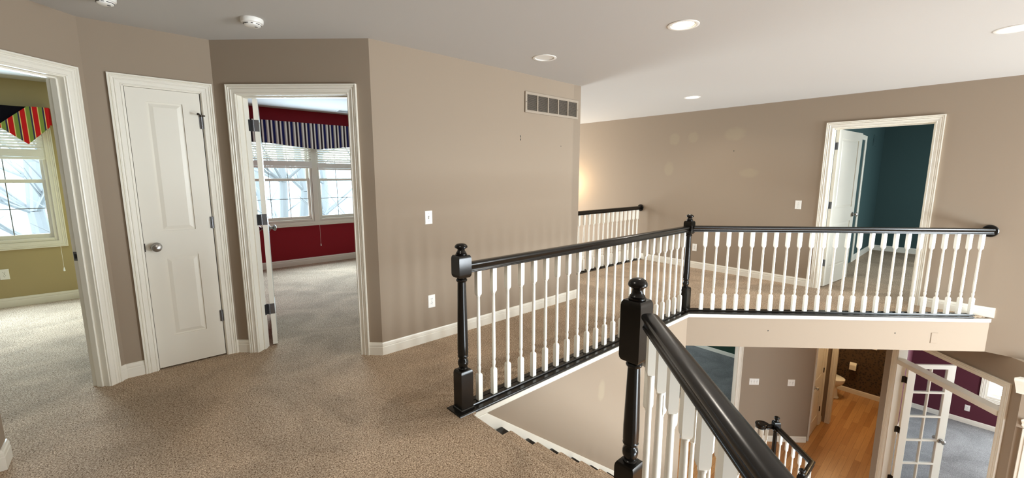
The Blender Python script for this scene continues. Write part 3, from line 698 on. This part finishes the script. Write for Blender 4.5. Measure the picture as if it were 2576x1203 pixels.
# floor plate runs right-hand side towards the void: sideways = z x t, so walk from right to left
C0 = (6.490, 4.312+2.058-6.490)
MB().sweep(PLATE, [(6.415, 6.37-6.415, 0), (B[0]+.0, B[1], 0), (1.325, A[1], 0)], (0, 0, 1)).build('base_plate', 'black', rail, bevel=.002)
MB().sweep(SHOE, [(6.445, 6.37-6.445, 0), (B[0], B[1], 0), (A[0]+.03, A[1], 0)], (0, 0, 1)).build('shoe_rail', 'black', rail)
put_balusters(rail, [(1.527+i*.1213, 2.058) for i in range(23)], 0, 0, BP)
put_balusters(rail, [line((4.437, 1.933), (6.428, -.058), i/23) for i in range(24)], math.radians(-45), 0, BP)
tag(MB().sweep([(0, -.052), (.016, -.052), (.019, -.046), (.019, -.014), (0, -.014)], [(6.500, -.205, 0), (4.29, 2.005, 0), (1.36, 2.005, 0)], (0, 0, 1)).build('trim_7', 'trim'), 'thin cream moulding under the black balcony edge', 'trim', kind='structure')
# far railing beyond the long wall
rail = thing('hall_railing', 'short black and white railing beyond the end of the long wall', 'railing')
MB().sweep(BLACKPROF, [(3.94, 4.0, RAILZ), (6.49, 4.0, RAILZ)], (0, 0, 1)).build('handrail', 'black', rail, smooth=True)
MB().lathe([(.001, 0), (.056, 0), (.058, .004), (.058, .012), (.052, .018), (.001, .019)], 32, wm((6.505, 0), (6.505, 1)) @ Matrix.Translation((4.0, 0, RAILZ)), ax='y').build('rosette', 'black', rail, smooth=True)
MB().sweep(PLATE, [(3.94, 4.0, 0), (6.50, 4.0, 0)], (0, 0, 1)).build('base_plate', 'black', rail, bevel=.002)
MB().sweep(SHOE, [(3.94, 4.0, 0), (6.50, 4.0, 0)], (0, 0, 1)).build('shoe_rail', 'black', rail)
put_balusters(rail, [(6.415-i*.1215, 4.0) for i in range(21)], 0, 0, BP)
# landing railing beside the camera, and the stair railing that starts from the same newel
CN = (1.436, .880)
rail = thing('landing_railing', 'black railing with tall newel post nearest the camera, sloping part runs down the stairs', 'railing')
newel_parts(rail, *CN, tb=.717, tt=.970, top=1.058, h=.0455)
c = .604
LP = lambda t: (1.412-t*R2, 1.412-c-t*R2)
MB().sweep(BLACKPROF, [(*LP(0), RAILZ), (*LP(2.5), RAILZ)], (0, 0, 1)).build('handrail', 'black', rail, smooth=True)
q = [(CN[0]-.03, CN[0]-.03-c)]
MB().sweep(PLATE, [(*LP(2.6), 0), (*LP(.08), 0)], (0, 0, 1)).build('base_plate', 'black', rail, bevel=.002) if False else MB().sweep(PLATE, [(*LP(.06), 0), (*LP(2.6), 0)], (0, 0, 1)).build('base_plate', 'black', rail, bevel=.002)
MB().sweep(SHOE, [(*LP(.06), 0), (*LP(2.6), 0)], (0, 0, 1)).build('shoe_rail', 'black', rail)
put_balusters(rail, [LP(.052+i*.1282) for i in range(19)], math.radians(45), 0, BP)
# sloping stair railing
RISE, RUN, NOSE0 = .193, .245, 1.410
SL = RISE/RUN
def skew(x): return .892+.03*(x-1.48)/4.0
def tilted(path_a, path_b, prof):
    a, b_ = Vector(path_a), Vector(path_b); t = (b_-a).normalized(); side = Vector((0, 0, 1)).cross(t).normalized(); n = t.cross(side)
    return a, b_, n
XE = 5.02
za = RAILZ-.16; zb = za-SL*(XE-1.48)
a, b_, n = tilted((1.478, skew(1.48), za), (XE, skew(XE), zb), None)
MB().sweep(BLACKPROF, [a, b_], n).build('handrail', 'black', rail, smooth=True)
def stair_z(x): return za-SL*(x-1.48)-.04
k = 0
for i in range(14):
    for dx in (.055, .175):
        x = NOSE0+i*RUN+dx; zt = -(i+1)*RISE
        if x > XE-.1: continue
        hh = stair_z(x)-zt
        bl = baluster_mesh(h0=.0, top=hh+.012, tb=hh-.15-(.0 if dx < .1 else .02), bb=.15)
        bl.build('baluster', 'white', rail, M_=Matrix.Translation((x, skew(x), zt)), smooth=True)
# entrance level railing with volute
FZ = LOW
rail = thing('foyer_railing', 'black and white railing on the entrance level ending in a scroll', 'railing')
n1, c1, f2 = (6.62, 1.66), (6.085, 1.085), (5.60, 1.085)
newel_parts(rail, *n1, rot=math.radians(45), z0=FZ, tt=.99, top=1.07); newel_parts(rail, *f2, z0=FZ, tt=.99, top=1.07)
dd = Vector((c1[0]-n1[0], c1[1]-n1[1])).normalized()
MB().sweep(BLACKPROF, [(n1[0]+dd.x*.04, n1[1]+dd.y*.04, FZ+RAILZ), (*c1, FZ+RAILZ), (f2[0]+.03, f2[1], FZ+RAILZ)], (0, 0, 1)).build('handrail', 'black', rail, smooth=True)
vol = []
vc = (6.505, 1.815)
for i in range(20):
    t_ = i/19; ang = math.radians(-62)+t_*math.radians(400); r = .085*(1-.62*t_)
    vol.append((vc[0]+r*math.cos(ang), vc[1]+r*math.sin(ang), FZ+RAILZ))
MB().sweep([(u*.8, w_) for u, w_ in BLACKPROF], [(n1[0]-.015, n1[1]+.03, FZ+RAILZ)] + vol, (0, 0, 1)).lathe([(.001, FZ+RAILZ-.032), (.045, FZ+RAILZ-.032), (.05, FZ+RAILZ+.02), (.04, FZ+RAILZ+.032), (.001, FZ+RAILZ+.033)], 20, Matrix.Translation((vc[0], vc[1], 0))).build('scroll', 'black', rail, smooth=True)
put_balusters(rail, [line(n1, c1, t_) for t_ in (.17, .35, .53, .71, .89)], math.radians(45), FZ, BP)
put_balusters(rail, [line(c1, f2, t_) for t_ in (.22, .45, .68)], 0, FZ, BP)
put_balusters(rail, [(vc[0]+.075*math.cos(a_), vc[1]+.075*math.sin(a_)) for a_ in (.3, 1.4, 2.5, 3.6, 4.7)], 0, FZ, BP)
MB().sweep(SHOE, [(*n1, FZ), (*c1, FZ), (*f2, FZ)], (0, 0, 1)).build('shoe_rail', 'black', rail)

# ------------------------------------------------------------------ staircase
st = thing('staircase', 'carpeted stair with black treads going down beside the stairwell wall', 'staircase', kind='structure')
Y0, Y1 = .895, 1.985
for i in range(1, 16):
    z = -i*RISE; xn = NOSE0+i*RUN
    MB().box((xn-RUN-.025, Y0, z-.030), (xn, Y1, z)).build('tread', 'black', st, bevel=.008)
rs = MB()
for i in range(16):
    xr = NOSE0+i*RUN-.025
    rs.box((xr-.015, Y0, -(i+1)*RISE), (xr, Y1, -i*RISE-.030))
rs.build('risers', 'trim', st)
# runner: one long carpet strip draped over the nosings
out = [(1.392, 0)]
t = .013
for i in range(0, 15):
    xn = NOSE0+i*RUN; z = -i*RISE
    if i == 0: out += [(xn-.012, 0.0), (xn+.004, -.005), (xn+.010, -.018), (xn+.004, -.034)]
    else: out += [(xn-.022, z+t), (xn-.004, z+t), (xn+.009, z+t-.008), (xn+.014, z-.010), (xn+.008, z-.030)]
    out += [(xn-.012, z-.042), (xn-.014, z-RISE+t+.012), (xn-.004, z-RISE+t)]
inn = [(NOSE0+14*RUN-.03, -15*RISE+.004)]
for i in range(14, 0, -1):
    xn = NOSE0+i*RUN; z = -i*RISE
    inn += [(xn-.024, z-RISE+.004), (xn-.024, z-.02), (xn-.03, z-.002), (xn-RUN-.02, z-.002)]
inn += [(1.392, -.03)]
ML = Matrix(((1, 0, 0, 0), (0, 0, 1, 0), (0, 1, 0, 0), (0, 0, 0, 1)))    # (x,y) -> (x, z), extruded along +y
MB().prism(out+inn, .96, 1.893, ML).build('runner', 'carpet', st)
MB().prism([(1.395, -.004), (NOSE0-.012, -.001), (NOSE0+.004, -.006), (NOSE0+.010, -.018), (NOSE0+.004, -.034), (1.385, -.036)], 1.893, 1.983, ML).prism([(1.395, -.004), (NOSE0-.012, -.001), (NOSE0+.004, -.006), (NOSE0+.010, -.018), (NOSE0+.004, -.034), (1.385, -.036)], .90, .96, ML).build('carpet_nosing', 'carpet', st)
sk = [(1.372, -.052), (1.533, -.052), (5.10, -.052-.797*(5.10-1.533)), (5.25, -2.93), (5.25, LOW), (5.05, LOW)]
MB().prism(sk+[(1.372, -.30)], 1.985, 2.004, ML).build('skirt_board', 'trim', st, bevel=.003)
MB().sweep([(-.004, -.004), (.022, -.004), (.022, .008), (-.004, .008)], [(1.545, 2.004, -.058), (5.10, 2.004, -.052-.797*(5.10-1.533))], Vector((.797, 0, 1)).normalized()).build('skirt_cap', 'trim', st) if False else None
MB().prism([(1.40, -.04), (1.40, -.36), (5.0, -3.09), (5.15, -3.09), (5.15, -2.86), (1.50, -.04)], .858, .895, ML).build('stringer', 'trim', st)

# ------------------------------------------------------------------ ceiling fittings
def can(x, y, lit, label, mat='lamp', power=0, col=(1, .93, .82)):
    d = thing('recessed_light', label, 'ceiling light', loc=(x, y, CEIL), group='recessed ceiling lights')
    MB().lathe([(.077, .002), (.101, .0), (.101, -.003), (.094, -.006), (.080, -.004), (.074, .004), (.077, .006)], 40).build('trim_ring', 'plastic', d, smooth=True)
    dp = .024 if lit else .13
    b = bmesh.new(); r_ = MB(); r_.bm.free(); r_.bm = b
    rings = [[(r*math.cos(i*math.pi/16), r*math.sin(i*math.pi/16), z) for i in range(32)] for r, z in ((.076, .0), (.070, dp*.6), (.062, dp), (.066, dp), (.074, dp*.6), (.080, .001))]
    r_.loft(rings, cap=False); r_.build('reflector', 'reflector', d, smooth=True)
    if lit:
        MB().lathe([(.001, -.006), (.040, -.0045), (.066, .0), (.0745, .006), (.0745, .016), (.001, .016)], 28).build('lens', mat, d, smooth=True)
        area('can_lamp', (x, y, CEIL-.02), (0, 0, -1), .11, .11, power, col, disk=True, spread=150)
    else:
        MB().lathe([(.001, .050), (.022, .054), (.034, .070), (.036, .085), (.026, .115), (.018, .13), (.001, .13)], 20).build('bulb', 'plastic', d, smooth=True)
        MB().lathe([(.001, .128), (.062, .128), (.062, .132), (.001, .132)], 20).build('socket_plate', 'slotgrey', d)
    return d
can(*CANS[0], True, 'lit recessed light near the top of the view, over the stairwell', 'lamp', 8)
can(*CANS[1], False, 'unlit recessed light above the air grille on the long wall')
can(*CANS[2], True, 'lit recessed light nearest the wide right wall', 'lampwhite', 8, (1, .93, .82))
can(*CANS[3], True, 'lit recessed light cut by the right edge of the view', 'lamp', 3)
can(*CANS[4], True, 'added recessed light over the landing, out of view, brightening the carpet', 'lamp', 9)  # extra lamp out of view, added to lighten the foreground carpet
def detector(name, label, x, y, r):
    d = thing(name, label, 'smoke detector', loc=(x, y, CEIL), group='ceiling detectors')
    MB().lathe([(.001, 0), (r, 0), (r*1.02, -.006), (r, -.020), (r*.97, -.026), (r*.80, -.030), (r*.72, -.042), (r*.55, -.047), (.001, -.048)], 40).build('housing', 'plastic', d, smooth=True)
    s = MB()
    for k in range(9):
        a_ = k*math.pi*2/9+.3; m = Matrix.Rotation(a_, 4, 'Z')
        w_ = .012 if k % 3 else .006
        s.box((r*.74, -w_, -.0375), (r*.785, w_, -.0345), m)
    s.build('slots', 'dark', d)
    MB().lathe([(.001, -.0475), (.008, -.0475), (.008, -.050), (.001, -.0505)], 14, Matrix.Translation((r*.3, -r*.25, 0))).build('test_button', 'slotgrey', d, smooth=True)
    return d
detector('smoke_detector', 'round white smoke detector on the ceiling by the red room doorway', .672, 3.305, .064)
detector('smoke_detector', 'white ceiling detector cut off by the top edge above the closet door', -.012, 3.47, .05)
d = thing('ceiling_vent', 'flat white ceiling register in the red room', 'vent', loc=(2.62, 6.93, CEIL))
b = MB().box((-.16, -.07, -.006), (.16, .07, 0)); b.build('frame', 'plastic', d, bevel=.002)
b = MB()
for k in range(7): b.box((-.14, -.052+k*.016, -.009), (.14, -.044+k*.016, -.006))
b.build('louvers', 'slotgrey', d)

# ------------------------------------------------------------------ wall fittings
MW = {'long': wm(*WLONG), 'right': wm(*WRIGHT), 'sw': wm(*WSW), 'bed': MB_, 'pur': wm((11.0, -3.2), (11.0, .56)), 'fas': wm((6.505, -.210), (4.29, 2.005)), 'gl': wm((10.86, 1.40), (6.625, 1.40))}
def plate(name, label, cat, mw, x, z, gangs=1, group=None):
    w_ = .070+(gangs-1)*.046
    d = thing(name, label, cat, mw @ Matrix.Translation((x, 0, z)), group=group)
    MB().loft([[(-w_/2, 0, -.057), (w_/2, 0, -.057), (w_/2, 0, .057), (-w_/2, 0, .057)], [(-w_/2, .003, -.057), (w_/2, .003, -.057), (w_/2, .003, .057), (-w_/2, .003, .057)], [(-w_/2+.004, .006, -.053), (w_/2-.004, .006, -.053), (w_/2-.004, .006, .053), (-w_/2+.004, .006, .053)]]).build('cover_plate', 'plastic', d)
    return d
def switch(label, mw, x, z, gangs=1, group='light switches'):
    d = plate('light_switch', label, 'light switch', mw, x, z, gangs, group)
    for k in range(gangs):
        cx = (k-(gangs-1)/2)*.046
        MB().box((cx-.0055, .0055, -.013), (cx+.0055, .0066, .013)).build('slot', 'slotgrey', d)
        MB().loft([[(cx-.0045, .006, -.008), (cx+.0045, .006, -.008), (cx+.0045, .006, .008), (cx-.0045, .006, .008)], [(cx-.0038, .017, -.010), (cx+.0038, .017, -.010), (cx+.0038, .017, -.003), (cx-.0038, .017, -.003)]]).build('toggle', 'plastic', d)
        MB().lathe([(.0005, .0055), (.003, .0058), (.003, .007), (.0005, .0072)], 8, Matrix.Translation((cx, 0, .030)), ax='y').lathe([(.0005, .0055), (.003, .0058), (.003, .007), (.0005, .0072)], 8, Matrix.Translation((cx, 0, -.030)), ax='y').build('screw', 'slotgrey', d)
    return d
def outlet(label, mw, x, z, group='wall outlets'):
    d = plate('wall_outlet', label, 'outlet', mw, x, z, 1, group)
    for s in (.0195, -.0195):
        r = MB().lathe([(.001, .0055), (.0165, .0058), (.0165, .0075), (.001, .0078)], 20, Matrix.Translation((0, 0, s)), ax='y', sy=.85).build('receptacle', 'plastic', d)
        MB().box((-.0085, .0074, s+.001), (-.0060, .0084, s+.0095)).box((.0055, .0074, s+.001), (.0080, .0084, s+.0085)).lathe([(.0005, .0074), (.0028, .0076), (.0028, .0084), (.0005, .0085)], 8, Matrix.Translation((0, 0, s-.006)), ax='y').build('slots', 'dark', r)
    MB().lathe([(.0005, .0055), (.003, .0058), (.003, .007), (.0005, .0072)], 8, ax='y').build('screw', 'slotgrey', d)
    return d
switch('white single light switch on the long wall', MW['long'], 3.808-1.833, 1.098)
outlet('white outlet low on the long wall left of the black newel', MW['long'], 3.808-1.839, .359)
switch('white light switch beside the green room doorway', MW['right'], 5.2+1.633, 1.082)
outlet('white outlet low on the right wall behind the corner newel', MW['right'], 5.2+2.998, .331)
outlet('white outlet low under the olive bedroom window', MW['bed'], -.2+1.112, .368)
switch('white three switch plate near the wide cased opening downstairs', MW['sw'], (8.14-7.461)/R2, -1.998, 3)
switch('smaller white two switch plate near the downstairs corridor corner', MW['sw'], (8.14-7.897)/R2, -2.004, 2)
outlet('white outlet low on the plum wall downstairs', MW['pur'], 3.2-.265, LOW+.31)
d = plate('cover_plate', 'blank cover plate painted like the balcony band', 'cover plate', MW['fas'], (6.505-6.124)/R2, -.238)
for ch in d.children: ch.data.materials[0] = M['taupe']
# return air grille on the long wall
gx0, gx1, gz0, gz1 = 3.808-3.752, 3.808-2.944, 2.077, 2.279
d = thing('air_grille', 'beige return air grille high on the long wall', 'vent', MW['long'] @ Matrix.Translation((gx0, 0, gz0)))
gw, gh = gx1-gx0, gz1-gz0
fr = .026; bars = 5; bw = (gw-2*fr-(bars-1)*.016)/bars
holes = [(fr+i*(bw+.016), fr+i*(bw+.016)+bw, fr, gh-fr) for i in range(bars)]
MB().grid(gw, 0, gh, .012, holes).build('frame', 'vent', d, M_=Matrix.Translation((0, .014, 0)), bevel=.002)
lv = MB()
for (a_, b2, c_, e_) in holes:
    for k in range(17):
        z = c_+.004+k*(e_-c_-.006)/16
        lv.loft([[(a_, .012, z), (a_, .0128, z+.0006), (a_, .0032, z+.0068), (a_, .0024, z+.0060)], [(b2, .012, z), (b2, .0128, z+.0006), (b2, .0032, z+.0068), (b2, .0024, z+.0060)]])
lv.build('louvers', 'vent', d)
MB().box((.01, .0005, .01), (gw-.01, .002, gh-.01)).build('duct_back', 'dark', d)
MB().lathe([(.0005, .0135), (.004, .0138), (.004, .0155), (.0005, .016)], 10, Matrix.Translation((.012, 0, gh*.5)), ax='y').lathe([(.0005, .0135), (.004, .0138), (.004, .0155), (.0005, .016)], 10, Matrix.Translation((gw-.012, 0, gh*.5)), ax='y').build('screw', 'dark', d)
# small leftover holes and nails in the walls
def mark(label, mw, x, z, w_=.007, h_=.007, two=False):
    b = MB().lathe([(.0005, .0), (w_, .0), (w_*.8, .002), (.0005, .003)], 10, mw @ Matrix.Translation((x, 0, z)), ax='y')
    if two: b.lathe([(.0005, 0), (w_, 0), (w_*.8, .002), (.0005, .003)], 10, mw @ Matrix.Translation((x-.003, 0, z-.036)), ax='y').box((x-.0025, 0, z-.034), (x+.0005, .0015, z), mw)
    tag(b.build('wall_screw', 'dark'), label, 'screw', 'leftover wall screws')
mark('pair of dark leftover screws under the left end of the air grille', MW['long'], 3.808-2.89, 1.842, two=True)
mark('single tiny dark screw below the right end of the air grille', MW['long'], 3.808-3.49, 1.772, .005)
mark('tiny dark screw high on the wide right wall', MW['right'], 5.2+2.51, 1.819, .007)
mark('tiny dark screw in the balcony band towards the corner newel', MW['fas'], (6.505-4.902)/R2, -.193, .007)
mark('tiny dark screw in the balcony band left of the blank plate', MW['fas'], (6.505-5.838)/R2, -.193, .007)
d = thing('wall_grille', 'dark wall grille high in the green room', 'vent', MW['gl'] @ Matrix.Translation((10.86-9.9, 0, 2.1)))
MB().box((-.16, 0, -.1), (.16, .008, .1)).build('frame', 'teal', d, bevel=.002)
b = MB()
for k in range(8): b.box((-.14, .008, -.085+k*.022), (.14, .012, -.075+k*.022))
b.build('louvers', 'teal', d)

# ------------------------------------------------------------------ powder room
d = thing('toilet', 'white toilet half hidden by the powder room doorway', 'toilet', Matrix.Translation((10.34, 2.20, LOW)) @ Matrix.Rotation(math.pi, 4, 'Z'))
# local: +y towards the front of the bowl (world -y), back at y=0
def ell(cy, rx, ry, z, n=28): return [(rx*math.cos(2*math.pi*i/n), cy+ry*math.sin(2*math.pi*i/n)*(1.0 if math.sin(2*math.pi*i/n) > 0 else .85), z) for i in range(n)]
MB().loft([ell(.40, .115, .27, 0), ell(.40, .118, .275, .02), ell(.40, .10, .25, .045), ell(.40, .095, .235, .16), ell(.40, .12, .22, .24), ell(.46, .17, .24, .31), ell(.475, .185, .262, .37), ell(.475, .185, .262, .395)]).build('bowl', 'porcelain', d, smooth=True)
MB().loft([ell(.475, .186, .265, .397), ell(.475, .190, .270, .404), ell(.475, .188, .268, .418)]).build('seat', 'porcelain', d, smooth=True)
MB().loft([ell(.475, .188, .268, .420), ell(.475, .190, .270, .428), ell(.475, .170, .25, .440)]).build('lid', 'porcelain', d, smooth=True)
MB().box((-.22, .0, .36), (.22, .19, .72)).build('tank', 'porcelain', d, bevel=.02)
MB().box((-.23, -.005, .72), (.23, .20, .755)).build('tank_lid', 'porcelain', d, bevel=.01)
mt = wm((10.81, .605), (10.81, 2.4)) @ Matrix.Translation((1.414-.605, 0, -2.452))
d = thing('paper_holder', 'black toilet paper holder on the patterned wall', 'paper holder', mt)
MB().box((-.08, 0, -.008), (-.066, .065, .020)).box((.066, 0, -.008), (.08, .065, .020)).build('bracket', 'bronze', d, bevel=.002)
MB().tube((-.07, .052, .006), (.07, .052, .006), .006, .006, 10).build('roller', 'bronze', d)
r = MB(); rr = [[(z, .058+q*math.cos(2*math.pi*i/28), q*math.sin(2*math.pi*i/28)) for i in range(28)] for q, z in ((.020, -.056), (.056, -.056), (.056, .056), (.020, .056), (.020, -.056))]; r.loft(rr, mt, cap=False)
r.box((-.056, .111, -.09), (.056, .1135, -.0), mt)
tag(r.build('toilet_paper', 'paper', smooth=True), 'white toilet paper roll beside the toilet', 'toilet paper')
d = thing('picture_frame', 'cream frame high on the patterned wall, cut off by the balcony band', 'frame', wm((10.81, .605), (10.81, 2.4)) @ Matrix.Translation((1.075-.605, 0, -2.03)))
MB().grid(.42, 0, .55, .02, [(.04, .38, .04, .51)]).build('frame', 'trim', d, M_=Matrix.Translation((0, .022, 0)), bevel=.004)
MB().box((.03, .001, .03), (.39, .006, .52)).build('mat_board', 'paper', d)
lamp = bpy.data.lights.new('tall_room_sconce', 'POINT'); lamp.energy = 16; lamp.color = (1.0, .74, .42); lamp.shadow_soft_size = .06
lo = bpy.data.objects.new('tall_room_sconce', lamp); lo.location = (6.2, 5.5, 1.3); COL.objects.link(lo)
lamp = bpy.data.lights.new('powder_room_lamp', 'POINT'); lamp.energy = 42; lamp.color = (1.0, .72, .40); lamp.shadow_soft_size = .08
lo = bpy.data.objects.new('powder_room_lamp', lamp); lo.location = (9.95, 1.5, -.75); COL.objects.link(lo)
lamp = bpy.data.lights.new('corridor_lamp', 'POINT'); lamp.energy = 20; lamp.color = (1.0, .75, .45); lamp.shadow_soft_size = .08
lo = bpy.data.objects.new('corridor_lamp', lamp); lo.location = (8.75, 1.0, -.55); COL.objects.link(lo)

# ------------------------------------------------------------------ outdoors
tag(MB().prism([(-60, 8.6), (60, 8.6), (60, 90), (-60, 90)], -3.5, -3.4).build('ground_outside', 'snow'), 'pale ground outside the bedroom windows', 'ground', kind='structure')
hb = MB(); rows_ = []
for j in range(7):
    rows_.append([(-60+i*6, 34+j*5+2*math.sin(i*1.3+j), -3.4+[0, 2.2, 4.6, 6.4, 7.6, 8.0, 8.1][j]*(.85+.15*math.sin(i*.9)) ) for i in range(21)])
vv = [[hb.bm.verts.new(p) for p in r] for r in rows_]
for j in range(6):
    for i in range(20): hb.bm.faces.new((vv[j][i], vv[j][i+1], vv[j+1][i+1], vv[j+1][i]))
tag(hb.build('hillside', 'leaf', smooth=True), 'pale wooded slope beyond the windows', 'hillside', kind='structure')
def tree(x, y, h, r, lab):
    b = MB(); z = -3.4; p = Vector((x, y, z)); segs = 7
    pts = [p+Vector((random.uniform(-.06, .06)*i, random.uniform(-.06, .06)*i, h*i/segs)) for i in range(segs+1)]
    for i in range(segs): b.tube(pts[i], pts[i+1], r*(1-.8*i/segs), r*(1-.8*(i+1)/segs), 9)
    d = thing('bare_tree', lab, 'tree', loc=(0, 0, 0), group='bare trees outside the bedroom windows')
    b.build('trunk', 'bark', d, smooth=True)
    br = MB()
    for k in range(16):
        i = random.randint(2, segs-1); a_ = random.uniform(0, 6.28); L_ = random.uniform(.8, 2.2)
        s0 = pts[i]; e0 = s0+Vector((math.cos(a_)*L_, math.sin(a_)*L_, L_*random.uniform(.4, 1.0)))
        r0 = r*(1-.8*i/segs)*.45; br.tube(s0, e0, r0, r0*.35, 6)
        for q_ in range(2):
            a2 = a_+random.uniform(-.8, .8); m0 = s0.lerp(e0, random.uniform(.4, .9))
            br.tube(m0, m0+Vector((math.cos(a2)*.9, math.sin(a2)*.9, .7))*random.uniform(.5, 1.1), r0*.45, r0*.12, 5)
    br.build('branches', 'bark', d)
TR = [(-3.6, 13, .16), (-1.9, 17, .2), (-.6, 12.5, .1), (-2.6, 22, .24), (.2, 19, .18), (3.2, 13.5, .15), (4.4, 16, .2), (3.9, 20, .16), (5.9, 15, .14), (5.0, 12.4, .09), (6.9, 22, .24), (1.4, 25, .16)]
for i, (x, y, r) in enumerate(TR):
    side = 'olive bedroom' if x < 1 else 'red room'
    tree(x, y, random.uniform(8, 11), r, 'leafless grey tree outside the %s window' % side)
